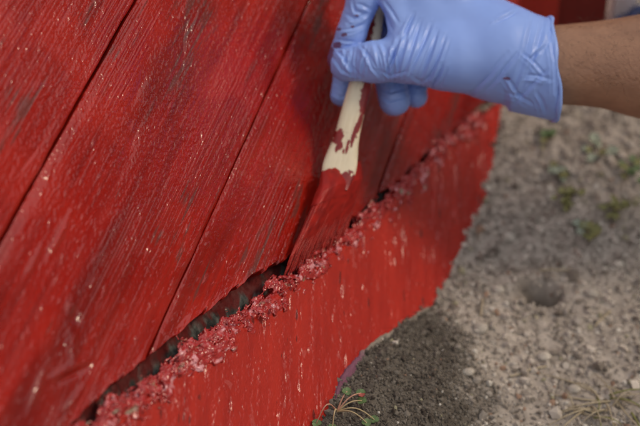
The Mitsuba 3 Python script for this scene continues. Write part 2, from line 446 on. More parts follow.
def crumbs(n, seed, heap):
    r = np.random.default_rng(seed)
    s = r.uniform(-260, 90, n) if heap else r.uniform(-330, 560, n)
    d = r.uniform(-50, 110, n) if heap else r.uniform(0, 1, n) ** 1.15 * 380 - 45
    x = G0[0] + MM * (s * WU[0] + d * WM[0])
    y = G0[1] + MM * (s * WU[1] + d * WM[1])
    z = ground_z(x, y)
    size = np.clip(r.lognormal(-0.12, 0.5, n) * 1.15, 0.45, 4.2) * MM
    tone = soil_tone(x, y)
    size = size * (1 - 0.42 * tone)
    hole = np.exp(-(((x - 0.166) / 0.017) ** 2 + ((y - 0.905) / 0.010) ** 2))
    ok = (hole < 0.5) & ((tone > 0.3) if heap else (s > -1e9))
    x, y, z, size, tone = x[ok], y[ok], z[ok], size[ok], tone[ok]
    n = len(x)
    bv, bf = np.array(ICO0.vertices), np.array(ICO0.faces)
    v = bv[None] * (1 + 0.5 * r.uniform(-1, 1, (n, len(bv), 1))) * size[:, None, None] * r.uniform(0.65, 1.25, (n, 1, 3)) 
    v = v + np.stack([x, y, z + size * 0.35], -1)[:, None]
    c = r.uniform(0, 1, (n, 1))
    lightc = (np.array([0.15, 0.123, 0.103]) * (1 - c) + np.array([0.52, 0.455, 0.395]) * c) * (0.72 + 0.6 * fb(x * 34, y * 34, seed=119)[:, None])
    darkc = np.array([0.06, 0.049, 0.041]) * (1 - c) + np.array([0.185, 0.16, 0.135]) * c
    col = lightc * (1 - tone[:, None]) + darkc * tone[:, None]
    kind = r.uniform(0.035 if heap else 0, 1, n) ** (0.6 if heap else 1)
    col[kind < 0.045] = np.array([0.56, 0.51, 0.45])
    col[(kind > 0.045) & (kind < 0.08)] = np.array([0.28, 0.18, 0.13])
    col[(kind > 0.08) & (kind < 0.10)] = np.array([0.30, 0.27, 0.18])
    f = (bf[None] + (np.arange(n) * len(bv))[:, None, None]).reshape(-1, 3)
    return v.reshape(-1, 3), f, np.repeat(col, len(bv), 0)


v, f, c = crumbs(46000, 7, False)
v2, f2, c2 = crumbs(26000, 8, True)
f, v, c = np.vstack([f, f2 + len(v)]), np.vstack([v, v2]), np.vstack([c, c2])
put('soil_crumbs', (v, f), 'soil', smooth=False, color=c, kind='stuff', label='loose soil crumbs and grit strewn over the ground', category='soil')


def at_ground(x, y, up=0.0):
    return np.array([x, y, float(ground_z(np.array(x), np.array(y))) + up])


# stones one can tell apart
STONES = [(0.118, 0.862, 5.0, 'pale stone on the upper right rim of the dark soil heap'), (0.134, 0.905, 4.2, 'pale stone directly left of the small hole in the soil'),
          (0.163, 0.842, 4.4, 'pale stone straight below the small hole in the soil'), (0.105, 0.812, 4.0, 'pale stone low on the right flank of the dark soil heap'),
          (0.205, 0.905, 4.6, 'pale stone directly right of the small hole in the soil'), (0.146, 0.962, 4.4, 'pale stone nearest to the right end of the base board'),
          (0.228, 0.935, 4.0, 'pale stone below the lowest of the small weeds'), (0.182, 0.812, 4.2, 'pale stone just left of the dry grass tuft')]
scene['stone_grey'] = {'type': 'twosided', 'bsdf': {'type': 'principled', 'roughness': 0.85, 'base_color': proc(lambda p, n, uv: mix((0.26, 0.22, 0.18), (0.52, 0.47, 0.41), fbm(p.x * 240, p.y * 240, p.z * 240, 3)))}}
for i, (x, y, rad, lab) in enumerate(STONES):
    r = np.random.default_rng(300 + i)
    q = np.array(ICO.vertices)
    q = q * (0.8 + 0.45 * nz(q[:, 0] * 1.6 + i * 7, q[:, 1] * 1.6, q[:, 2] * 1.6, i))[:, None] * np.array([1.15, r.uniform(0.8, 1.1), 0.7]) * rad * MM
    put(numbered('stone', i), mesh_of(q + at_ground(x, y, rad * 0.35 * MM), np.array(ICO.faces)), 'stone_grey', smooth=True,
        label=lab, category='stone', group='small pale stones on the soil')

# ------------------------------------------------------------------ paintbrush
def spline(pts, x, n):
    from scipy.interpolate import CubicSpline
    return CubicSpline(np.asarray(x, float), np.asarray(pts, float), axis=0)(np.linspace(x[0], x[-1], n))


say('paintbrush', 'flat paintbrush with pale wooden handle, its head soaked in red paint', 'paintbrush')
HB = np.array([(29.5, 108, 14.6), (43, 111.5, 17), (75.1, 129.7, 32.9), (112.4, 145.1, 46.6), (147.2, 157.5, 53.9), (188.2, 173.5, 62), (215.2, 183.7, 68)], float)
HD = np.concatenate([[0], np.cumsum(np.linalg.norm(np.diff(HB, axis=0), axis=1))])


def brush_handle():
    n = 90
    c = spline(HB, HD, n)
    d = np.linspace(0, HD[-1], n) - HD[1]
    hw = np.interp(d, [-13, -7, 0, 8, 16, 24, 45, 70, 95, 121, 150, 195], [8.6, 11.6, 12.4, 11.8, 10.0, 8.7, 8.2, 8.0, 6.8, 5.2, 5.0, 4.2])
    hw = np.convolve(np.pad(hw, 3, mode='edge'), np.ones(7) / 7, 'valid')
    th = np.interp(d, [-13, -6, 6, 20, 60, 165], [1.0, 3.0, 4.2, 4.4, 5.0, 4.2])
    end = np.clip((d[-1] - d) / 6, 0, 1)
    hw, th = hw * np.sqrt(1 - (1 - end) ** 2 + 1e-4), th * np.sqrt(1 - (1 - end) ** 2 + 1e-4)
    tan = np.gradient(c, axis=0)
    tan /= np.linalg.norm(tan, axis=1, keepdims=True)
    face = np.array([-0.668, 0.428, 0.61])
    bdir = np.cross(tan, face)
    bdir /= np.linalg.norm(bdir, axis=1, keepdims=True)
    cdir = np.cross(bdir, tan)
    ang = np.linspace(0, 2 * np.pi, 33)
    ca, sa = np.sign(np.cos(ang)) * np.abs(np.cos(ang)) ** 0.7, np.sign(np.sin(ang)) * np.abs(np.sin(ang)) ** 0.7
    v = c[:, None] + hw[:, None, None] * ca[None, :, None] * bdir[:, None] + th[:, None, None] * sa[None, :, None] * cdir[:, None]
    uv = np.stack(np.broadcast_arrays(d[:, None] * MM, (hw[:, None] * ca[None]) * MM), -1).reshape(-1, 2)
    v = v.reshape(-1, 3)
    q = grid_faces(n, 33)
    return mesh_of(wall(v[:, 0], v[:, 1], v[:, 2]), q), uv


def handle_colour(p, n, uv):
    d, w = uv.x * 1000, uv.y * 1000                      # mm along from the ferrule, mm across (towards the lower edge of the wall)
    wob = fbm(uv.x * 330 + 3, uv.y * 420, 3.0, 5)
    grain = fbm(uv.x * 60, uv.y * 1400, 1.0, 3)
    wood = mix((0.54, 0.455, 0.31), (0.74, 0.665, 0.50), grain)
    red = mix((0.12, 0.005, 0.006), (0.25, 0.010, 0.008), wob)
    k = smoothstep(0.5, -0.5, d + 13 * (wob - 0.5) - 0.22 * w + 3.6)       # the head's paint ends in a jagged line
    def blob(cd, cw, rd, rw):
        return smoothstep(1.15, 0.9, dr.sqrt(dr.square((d - cd) / rd) + dr.square((w - cw) / rw)) + 1.1 * (wob - 0.5))
    for b in ((23, -6, 6, 4.5), (17, -3.5, 4, 2.4), (54, 6, 15, 3.6), (36, 6.5, 10, 1.6), (26, 4.5, 8, 1.3), (17, 2.0, 5, 1.2), (108, -4, 20, 3.6), (14, -5, 3, 1.2), (13, 0, 2.0, 0.9), (70, 5, 10, 4)):
        k = dr.maximum(k, blob(*b))
    return mix(wood, red, k)


scene['handle_wood'] = wet(proc(handle_colour), 0.42, proc(lambda p, n, uv: fbm(uv.x * 80, uv.y * 1600, 1.0, 2), 3e-4), 0.0002)
m, uv = brush_handle()
put('paintbrush__handle', m, 'handle_wood', smooth=True, uv=uv, label='pale wooden handle smeared with red paint')

HL = np.array([(34, 123, 13.5), (11, 119, 14.0), (-15, 116.5, 10), (-49, 114, 5.5)], float)
HR = np.array([(70, 96, 14.5), (55, 88.0, 13), (39, 81.5, 8), (16, 76.5, 3.4)], float)


def brush_head(v0, v1, n, thick, seed, lump):
    x = np.linspace(v0, v1, n)
    L, R = spline(HL, [0, 0.33, 0.64, 1], 200), spline(HR, [0, 0.33, 0.64, 1], 200)
    g = np.linspace(0, 1, 200)
    L = np.stack([np.interp(x, g, L[:, k]) for k in range(3)], -1)
    R = np.stack([np.interp(x, g, R[:, k]) for k in range(3)], -1)
    m_ = 72
    ang = np.linspace(0, 2 * np.pi, m_)
    ca = np.sign(np.cos(ang)) * np.abs(np.cos(ang)) ** 0.6
    sa = np.sign(np.sin(ang)) * np.abs(np.sin(ang)) ** 0.8
    c, half = (L + R) / 2, (R - L) / 2
    up = np.array([-0.1, 0.05, 1.0])
    th = np.interp(x, [0, 0.3, 0.7, 1], thick)
    v = c[:, None] + half[:, None] * ca[None, :, None]
    wob = fb(ca[None, :] * 9, x[:, None] * 5, seed=seed) - 0.5
    fine = nz(ca[None, :] * 26, x[:, None] * 3, seed=seed + 1) - 0.5
    t2 = th[:, None] * sa[None] * (1 + lump * wob + 0.16 * fine)
    v = v + t2[..., None] * up
    v[..., 1] += 1.1 * wob * 2
    v[..., 0] += 2.0 * fine * (x[:, None] > 0.3)
    v = v.reshape(-1, 3)
    return v, grid_faces(n, m_), (x, L, R, th)


v, q, _ = brush_head(0.03, 0.45, 80, [3.0, 7.2, 5.4, 5], 131, 0.25)
cc = nz(v[:, 0] / 6, v[:, 1] / 3, seed=5)[:, None]
put('paintbrush__ferrule', mesh_of(wall(v[:, 0], v[:, 1], v[:, 2]), q), 'bristle_paint', smooth=True,
    color=np.array([0.19, 0.006, 0.005]) * (1 - cc) + np.array([0.31, 0.012, 0.008]) * cc, label='collar of the brush hidden under thick red paint')


def bristles():
    v, q, (x, L, R, th) = brush_head(0.3, 0.93, 80, [6.4, 6.4, 4.6, 1.2], 133, 0.4)
    parts = [(v, np.vstack([q[:, [0, 1, 2]], q[:, [0, 2, 3]]]))]
    r = np.random.default_rng(17)
    Lc, Rc = spline(HL, [0, 0.33, 0.64, 1], 100), spline(HR, [0, 0.33, 0.64, 1], 100)
    g = np.linspace(0, 1, 100)
    for i in range(520):
        w = r.uniform(0.01, 0.99)
        z = r.uniform(-1, 1)
        a0, a1 = r.uniform(0.35, 0.8), r.uniform(0.92, 1.14)
        xs = np.linspace(a0, a1, 9)
        xc = np.clip(xs, 0, 1)
        ext = (xs - xc)[:, None]
        Lp = np.stack([np.interp(xc, g, Lc[:, k]) for k in range(3)], -1) + ext * (Lc[-1] - Lc[-20]) / 0.2
        Rp = np.stack([np.interp(xc, g, Rc[:, k]) for k in range(3)], -1) + ext * (Rc[-1] - Rc[-20]) / 0.2
        wv = w + np.linspace(0, 1, 9) ** 2 * r.normal(0, 0.018)
        p = Lp + (Rp - Lp) * wv[:, None]
        hh = np.interp(xs, [0.3, 0.7, 1], [5.6, 4.0, 1.8]) * np.sqrt(np.clip(1 - (2 * w - 1) ** 4, 0.1, 1))
        p[:, 2] = np.maximum(p[:, 2] + z * hh + np.linspace(0, 1, 9) ** 3 * r.normal(0, 1.0), 0.6)
        parts.append(tube(p, np.interp(np.linspace(0, 1, 9), [0, 0.7, 1], [0.75, 0.6, 0.12]) * r.uniform(0.6, 1.3), 5))
    return join(parts)


v, f = bristles()
cc = nz(v[:, 0] / 9, v[:, 1] / 1.5, v[:, 2] / 2, seed=8)[:, None]
put('paintbrush__bristles', mesh_of(wall(v[:, 0], v[:, 1], v[:, 2]), f), 'bristle_paint', smooth=40,
    label='paint soaked bristles pressed on the plank')
scene['paintbrush__bristles'] = mikit.ply(mesh_of(wall(v[:, 0], v[:, 1], v[:, 2]), f), 'bristle_paint', smooth=True,
                                          color=np.array([0.15, 0.005, 0.004]) * (1 - cc) + np.array([0.33, 0.012, 0.007]) * cc)

# ------------------------------------------------------------------ the gloved hand and forearm
# modelled in a frame of its own: x along the forearm towards the elbow, y towards the back of the hand, z towards the thumb side; unit 0.711 mm
HU = 0.711 * MM
HO = np.array([0.0854, 0.9810, 0.1512])
HX, HY, HZ = np.array([1.0, 0, 0]), np.array([0, 0.7193, 0.6947]), np.array([0, -0.6947, 0.7193])


def hand(p):
    p = np.asarray(p, float)
    return HO + HU * (p[..., :1] * HX + p[..., 1:2] * HY + p[..., 2:3] * HZ)


def cone(P, a, b, ra, rb):
    a, b = np.asarray(a, np.float32), np.asarray(b, np.float32)
    ab = b - a
    t = np.clip(((P - a) @ ab) / (ab @ ab), 0, 1)
    return np.linalg.norm(P - a - t[..., None] * ab, axis=-1) - (ra + (rb - ra) * t)


def smin(a, b, k):
    h = np.clip(0.5 + 0.5 * (b - a) / k, 0, 1)
    return b + (a - b) * h - k * h * (1 - h)


def chain(P, pts, k=5):
    F = None
    for (a, ra), (b, rb) in zip(pts[:-1], pts[1:]):
        c = cone(P, a, b, ra, rb)
        F = c if F is None else smin(F, c, k)
    return F


def glove_sdf(P):
    def ell(c, r):
        q = (P - np.asarray(c, np.float32)) / np.asarray(r, np.float32)
        L = np.linalg.norm(q, axis=-1)
        return (L - 1) * min(r)
    palm = cone(P, (108, -17, -10), (58, 0, -12), 44, 47)
    palm = smin(palm, cone(P, (60, 0, -14), (8, 34, -20), 46, 40), 14)
    palm = smin(palm, cone(P, (30, 40, -30), (0, 28, -48), 34, 28), 14)
    palm = smin(palm, cone(P, (62, -8, 0), (5, -10, 8), 40, 29), 16)          # ball of the thumb
    palm = smin(palm, cone(P, (0, 12, 2), (-10, 40, -4), 26, 22), 12)          # web between thumb and forefinger
    palm = smin(palm, chain(P, [((-34, 2, 14), 15), ((-43, 30, 12), 11), ((-50, 50, 10), 12), ((-56, 82, 6), 16)], 4), 8)
    palm = smin(palm, cone(P, (-22, 20, 2), (-24, 60, -4), 22, 24), 12)
    thumb = chain(P, [((12, -10, 10), 29), ((-32, -11, 17), 22.5), ((-66, -13, 14), 19.5), ((-94, -15.5, 7), 16.5)], 8)
    F = smin(palm, thumb, 14)
    index = chain(P, [((8, 62, -8), 27), ((-58, 84, 0), 19.5), ((-77, 50, 0), 16.0), ((-89, 16, -1), 14.5), ((-101, -9, -5), 12.0)], 5)
    middle = chain(P, [((4, 46, -38), 25), ((-64, 68, -50), 17), ((-88, 10, -42), 13.5), ((-98, -43, -31), 11.5)], 5)
    ring = chain(P, [((16, 34, -54), 24), ((-46, 40, -66), 18), ((-50, -12, -56), 16.5), ((-44, -48, -36), 16.2)], 5)
    little = chain(P, [((34, 22, -64), 22), ((-14, 24, -74), 15.5), ((-22, -10, -68), 13.5), ((-21, -43, -54), 12)], 5)
    for fi in (index, middle, ring, little):
        web = np.clip((P[..., 0] + 60) / 60, 0, 1)
        F = np.minimum(F, smin(F, fi, 0.5 + 9 * web ** 2))
    # the gauntlet part that flares slightly round the wrist
    q = (P - np.array([0, -18, -10], np.float32))
    ax = P[..., 0]
    ry = np.interp(ax, [70, 95, 116], [44, 48.5, 51.5])
    rz = np.interp(ax, [70, 95, 116], [42, 41, 42])
    yc = np.interp(ax, [70, 116], [1.5, -1])
    el = (np.sqrt(((q[..., 1] - yc) / ry) ** 2 + (q[..., 2] / rz) ** 2) - 1) * np.minimum(ry, rz)
    cuff = np.maximum(el, np.maximum(70 - ax, ax - 140))
    F = smin(F, cuff, 9)
    cut = ax + 0.07 * (P[..., 1] + 18) - 113.5                                   # the cut plane of the cuff
    return np.maximum(F, cut)


def seg_dist(x, y, pts):
    """distance to a polyline and the position along it (0..1)"""
    best, where, n = np.full(x.shape, 1e9), np.zeros(x.shape), len(pts) - 1
    sign = np.zeros(x.shape)
    for i in range(n):
        a, b = np.array(pts[i], float), np.array(pts[i + 1], float)
        ab = b - a
        tt = np.clip(((x - a[0]) * ab[0] + (y - a[1]) * ab[1]) / (ab @ ab), 0, 1)
        dx, dy = x - a[0] - tt * ab[0], y - a[1] - tt * ab[1]
        d = np.hypot(dx, dy)
        m = d < best
        best[m], where[m] = d[m], (i + tt[m]) / n
        sign[m] = np.sign(dx * ab[1] - dy * ab[0])[m]
    return best, where, sign


def fold(V, Nn, pts, amp, w, out):
    d, a, sg = seg_dist(V[:, 0], V[:, 1], pts)
    prof = -np.exp(-(d / w) ** 2) + 0.75 * np.exp(-((d - 2.1 * w) / (1.3 * w)) ** 2) * (sg > 0)
    out += amp * prof * np.sqrt(np.clip(np.sin(np.pi * np.clip(a, 0.02, 0.98)), 0, 1)) * np.clip(Nn[:, 2] * 2 + 0.5, 0, 1)


def zoomed(pts, x0, y0, k):
    return [(x0 + a / k, y0 - b / k) for a, b in pts]


def glove():
    h = 0.95
    lo, hi = np.array([-122.0, -74, -102]), np.array([124.0, 112, 52])
    ax = [np.arange(lo[k], hi[k], h, dtype=np.float32) for k in range(3)]
    P = np.stack(np.meshgrid(*ax, indexing='ij'), -1)
    F = glove_sdf(P)
    v, f = surface_nets(F, lo, h)
    m = trimesh.Trimesh(v, f, process=False)
    trimesh.smoothing.filter_taubin(m, 0.5, -0.52, iterations=8)
    v = np.array(m.vertices)
    nn = np.array(m.vertex_normals)
    D = np.zeros(len(v))
    # folds fanning out below the thumb, across the fingers and round the wrist
    fan = [[(70, 150), (48, 220), (28, 300)], [(105, 110), (82, 200), (58, 296)], [(152, 90), (118, 190), (84, 302)], [(192, 100), (150, 200), (108, 296)],
           [(214, 128), (184, 220), (148, 314)], [(244, 150), (212, 240), (172, 334)], [(232, 262), (214, 310), (188, 352)], [(128, 60), (100, 120), (70, 176)], [(60, 190), (36, 250), (14, 305)]]
    for p in fan:
        fold(v, nn, zoomed(p, -60, 50, 3.875), 1.6, 1.5, D)
        fold(v, nn, zoomed([(a + 19, b + 14) for a, b in p], -60, 50, 3.875), 0.8, 1.1, D)
        fold(v, nn, zoomed([(a + 8, b - 10) for a, b in p], -60, 50, 3.875), 0.5, 0.9, D)
    thumb_f = [[(122, 226), (160, 285), (198, 332)], [(182, 212), (172, 270), (176, 340)], [(214, 204), (242, 250), (262, 292)], [(242, 200), (228, 270), (216, 334)], [(272, 192), (284, 250), (292, 306)],
               [(302, 190), (320, 250), (326, 322)], [(232, 232), (262, 300), (300, 340)], [(150, 215), (150, 260), (142, 310)], [(345, 200), (352, 260), (350, 340)]]
    for p in thumb_f:
        fold(v, nn, zoomed(p, -130, 50, 4.26), 1.3, 1.35, D)
        fold(v, nn, zoomed([(a + 15 + 0.1 * (b - 260), b + 8) for a, b in p], -130, 50, 4.26), 0.75, 1.0, D)
    index_f = [[(150, 62), (184, 84), (214, 78)], [(160, 98), (204, 84), (244, 58)], [(128, 132), (180, 128), (232, 108)], [(112, 168), (150, 180), (192, 182)], [(196, 22), (226, 30), (254, 44)], [(104, 205), (140, 210), (175, 198)],
               [(290, 20), (318, 80), (348, 140)], [(310, 10), (345, 60), (372, 110)], [(180, 10), (190, 50), (230, 70)]]
    for p in index_f:
        fold(v, nn, zoomed(p, -130, 50, 4.26), 1.2, 1.35, D)
        fold(v, nn, zoomed([(a + 3, b + 15 - 0.1 * (a - 180)) for a, b in p], -130, 50, 4.26), 0.6, 1.0, D)
    cuff_f = [[(292, 60), (262, 170), (226, 292)], [(332, 55), (290, 190), (236, 332)], [(356, 70), (336, 140), (308, 204)], [(246, 40), (210, 60), (168, 82)], [(150, 290), (196, 232), (244, 170)], [(200, 250), (232, 292), (262, 332)],
              [(240, 330), (284, 280), (332, 230)], [(320, 160), (300, 180), (274, 202)], [(342, 120), (354, 210), (358, 300)], [(90, 312), (150, 250), (200, 180)], [(262, 250), (300, 250), (340, 262)], [(250, 180), (290, 210), (325, 250)], [(300, 300), (320, 330), (335, 362)], [(200, 300), (250, 312), (300, 340)]]
    for p in cuff_f:
        fold(v, nn, zoomed(p, 0, 50, 3.2), 1.3, 1.7, D)
        fold(v, nn, zoomed([(a - 13, b + 9) for a, b in p], 0, 50, 3.2), 0.6, 1.1, D)
    tip_f = [[(-62, -22), (-52, -28), (-34, -24)], [(-60, -36), (-48, -41), (-32, -36)], [(-58, -44), (-50, -50), (-36, -46)], [(-28, -30), (-20, -34), (-10, -28)], [(-108, -30), (-98, -35), (-88, -30)], [(-108, -41), (-98, -46), (-89, -41)],
             [(-108, -8), (-98, -22), (-84, -28)], [(-104, 0), (-96, -10), (-90, -22)]]
    for p in tip_f:
        fold(v, nn, p, 1.0, 1.3, D)
    # smaller creases everywhere the film is loose
    loose = np.clip((v[:, 0] - 60) / 40, 0, 1) + np.clip((-v[:, 0] - 25) / 30, 0, 1)
    D += 1.3 * loose * (fb(v[:, 0] / 13 + v[:, 1] / 30, v[:, 1] / 15, v[:, 2] / 12, seed=201) - 0.5)
    D += 0.8 * (fb(v[:, 0] / 30, v[:, 1] / 26, v[:, 2] / 26, seed=202) - 0.5)
    inner = (v[:, 0] + 0.07 * (v[:, 1] + 18)) > 112
    v = v + nn * np.where(inner, 0, D)[:, None]
    uv = v[:, :2] * HU
    return mesh_of(hand(v), f), uv


def glove_colour(p, n, uv):
    x, y = uv.x / HU, uv.y / HU
    w = fbm(uv.x * 300, uv.y * 300, 2.0, 3)
    c = mix((0.190, 0.300, 0.665), (0.230, 0.345, 0.72), fbm(uv.x * 60, uv.y * 60, 5.0, 2))
    def spot(cx, cy, rx, ry):
        return smoothstep(1.15, 0.85, dr.sqrt(dr.square((x - cx) / rx) + dr.square((y - cy) / ry)) + 1.5 * (w - 0.5))
    k = spot(63, -31, 3.2, 1.3)
    for s in ((-111, -4, 5, 9), (-103, 4, 5, 3), (-112, -17, 3, 7), (-96, 14, 2.2, 1.4), (-88, 22, 1.8, 1.2), (-101, 20, 2, 1.3), (-84, 33, 1.5, 1.0), (-108, 28, 1.6, 2.2)):
        k = dr.maximum(k, spot(*s))
    return mix(c, (0.10, 0.02, 0.06), k * 0.85)


scene['glove_rubber'] = wet(proc(glove_colour), 0.37, proc(lambda p, n, uv: fbm(uv.x * 900, uv.y * 900, p.z * 900, 2), 4e-4), 0.00012)
say('person', 'bare forearm reaching in from the right with a blue rubber glove on the hand', 'person')
m, uv = glove()
put('person__glove', m, 'glove_rubber', smooth=True, uv=uv, label='thin blue rubber glove creased over fingers and wrist')


def cuff_roll():
    a = np.linspace(0, 2 * np.pi, 140)
    y = -18 - 1 + 51.6 * np.cos(a)
    z = -10 + 42.2 * np.sin(a)
    x = 113.5 - 0.07 * (y + 18) + 1.2 * np.sin(3 * a + 1) + 0.8 * np.sin(7 * a)
    rr = 2.5 + 0.5 * np.sin(5 * a + 2) + 0.3 * np.sin(11 * a)
    p = np.stack([x, y, z], -1)
    d = np.gradient(p, axis=0)
    v, f = tube(p, rr, 10, cap=False)
    return mesh_of(hand(v), f), v[:, :2] * HU


m, uv = cuff_roll()
put('person__glove__rolled_rim', m, 'glove_rubber', smooth=True, uv=uv)

# forearm, elbow and upper arm: one surface
AX = np.array([(70, -17, -10), (116, -14, -10), (160, -13.5, -10), (200, -15, -11), (260, -18, -14), (320, -20, -18), (380, -20, -22), (430, -14, -20), (470, 8, -8), (490, 50, 14), (500, 110, 45), (508, 180, 80), (514, 260, 120)], float)
AR = np.array([(36, 32), (39.5, 34), (43.5, 38), (52, 45), (61, 53), (65, 58), (63, 57), (58, 54), (58, 54), (58, 55), (62, 58), (66, 62), (68, 64)], float)


def arm_loft(i0, i1, n, m_, grow=1.0):
    d = np.concatenate([[0], np.cumsum(np.linalg.norm(np.diff(AX, axis=0), axis=1))])
    x = np.linspace(d[i0], d[i1], n)
    from scipy.interpolate import PchipInterpolator
    c, r = PchipInterpolator(d, AX)(x), PchipInterpolator(d, AR)(x) * grow
    t = np.gradient(c, axis=0)
    t /= np.linalg.norm(t, axis=1, keepdims=True)
    zref = np.array([0, 0, 1.0])
    yv = np.cross(zref, t)
    yv /= np.linalg.norm(yv, axis=1, keepdims=True)
    zv = np.cross(t, yv)
    a = np.linspace(0, 2 * np.pi, m_)
    wob = 1 + 0.03 * (fb(np.cos(a)[None] * 2 + 5, np.sin(a)[None] * 2, x[:, None] / 60, seed=211) - 0.5)
    v = c[:, None] + (r[:, :1] * np.cos(a)[None] * wob)[..., None] * yv[:, None] + (r[:, 1:] * np.sin(a)[None] * wob)[..., None] * zv[:, None]
    v = np.concatenate([c[:1, None].repeat(m_, 1), v, c[-1:, None].repeat(m_, 1)], 0)
    nrm = (v - np.concatenate([c[:1], c, c[-1:]])[:, None])
    uv = np.stack(np.broadcast_arrays(np.concatenate([x[:1], x, x[-1:]])[:, None] * HU, (a * 45)[None] * HU), -1)
    return v, uv, grid_faces(n + 2, m_, flip=True)


def skin_colour(p, n, uv):
    a = fbm(uv.x * 130, uv.y * 130, 3.0, 3)
    b = noise(uv.x * 900, uv.y * 700, 2.0)
    c = mix((0.225, 0.108, 0.062), (0.30, 0.152, 0.088), a)
    return mix(c, (0.20, 0.10, 0.06), smoothstep(0.72, 0.9, b) * 0.35)


def skin_bump(p, n, uv):
    return noise(uv.x * 1500, uv.y * 1100, 3.0) * 0.6 + fbm(uv.x * 700, uv.y * 400, 6.0, 2)


scene['skin'] = wet(proc(skin_colour), 0.48, proc(skin_bump, 3e-4), 0.00042, spec_tint=0.0)
v, uv, q = arm_loft(0, 11, 150, 73)
put('person__arm', mesh_of(hand(v.reshape(-1, 3)), q), 'skin', smooth=True, uv=uv.reshape(-1, 2))


def arm_hair():
    r = np.random.default_rng(23)
    V, _, _ = arm_loft(1, 7, 200, 72)
    V = V[1:-1]
    parts = []
    for _ in range(2200):
        i, j = int(r.integers(6, 190)), int(r.integers(0, 71))
        p = V[i, j]
        c = V[i].mean(0)
        o = (p - c) / np.linalg.norm(p - c)
        if o[1] < -0.55:
            continue
        L = r.uniform(6, 17)
        along = np.array([r.uniform(0.4, 1.0) * r.choice([-1, -1, 1]), r.normal(-0.25, 0.5), r.normal(0.0, 0.35)])
        x = np.linspace(0, 1, 5)[:, None]
        path = p + o * L * (0.34 * x - 0.2 * x ** 2) + along * L * x * 0.95
        parts.append(tube(path, np.array([0.085, 0.085, 0.075, 0.055, 0.025]), 3, cap=False))
    return join(parts)


scene['hair_brown'] = {'type': 'twosided', 'bsdf': {'type': 'principled', 'base_color': rgb(0.075, 0.042, 0.025), 'roughness': 0.5}}
v, f = arm_hair()
put('person__arm_hair', mesh_of(hand(v), f), 'hair_brown', smooth=True, kind='stuff', label='fine dark hairs on the forearm')
v, uv, q = arm_loft(9, 12, 60, 48, 1.14)
v = v + 2.5 * (fb(v[..., 0] / 18, v[..., 1] / 30, v[..., 2] / 18, seed=221) - 0.5)[..., None]
scene['sleeve_cloth'] = {'type': 'twosided', 'bsdf': {'type': 'principled', 'base_color': rgb(0.03, 0.04, 0.09), 'roughness': 0.85, 'sheen': 0.3}}
put('person__sleeve', mesh_of(hand(v.reshape(-1, 3)), q), 'sleeve_cloth', smooth=True)

# ------------------------------------------------------------------ weeds
def leafmat(a, b):
    return {'type': 'twosided', 'bsdf': {'type': 'principled', 'roughness': 0.55, 'base_color': proc(lambda p, n, uv: mix(a, b, fbm(p.x * 300, p.y * 300, p.z * 300, 2)))}}


scene['leaf_green'] = leafmat((0.05, 0.09, 0.028), (0.11, 0.17, 0.06))
scene['leaf_grey'] = leafmat((0.17, 0.20, 0.145), (0.29, 0.32, 0.25))
scene['leaf_red'] = leafmat((0.24, 0.035, 0.03), (0.34, 0.08, 0.06))
scene['leaf_olive'] = leafmat((0.12, 0.12, 0.035), (0.24, 0.23, 0.08))
scene['stem_tan'] = leafmat((0.30, 0.22, 0.11), (0.45, 0.35, 0.20))
scene['stem_pink'] = leafmat((0.38, 0.16, 0.12), (0.48, 0.28, 0.18))
scene['straw_mat'] = leafmat((0.26, 0.205, 0.13), (0.40, 0.33, 0.23))


def leaf(c, along, side, L, W, curl=0.25, notch=False):
    """a small thin cupped leaf with thickness, from its stalk c"""
    along, side = np.array(along, float), np.array(side, float)
    along /= np.linalg.norm(along)
    side -= along * (side @ along)
    side /= np.linalg.norm(side)
    up = np.cross(along, side)
    u_, w_ = np.meshgrid(np.linspace(0, 1, 7), np.linspace(-1, 1, 5), indexing='ij')
    width = np.sin(np.pi * np.clip(u_, 0.03, 0.985) ** (0.6 if not notch else 1.25)) ** 0.8
    p = c + L * (u_ - (0.10 * (1 - np.abs(w_)) * u_ ** 4 if notch else 0))[..., None] * along + W * (w_ * width)[..., None] * side + L * (curl * w_ ** 2 * width - curl * 0.5 * u_ ** 2)[..., None] * up
    top = p.reshape(-1, 3)
    v = np.vstack([top, top - up * 0.0004])
    f1 = grid_faces(7, 5)
    return v, np.vstack([f1, f1[:, ::-1] + len(top)])


def to_tri(q):
    return np.vstack([q[:, [0, 1, 2]], q[:, [0, 2, 3]]])


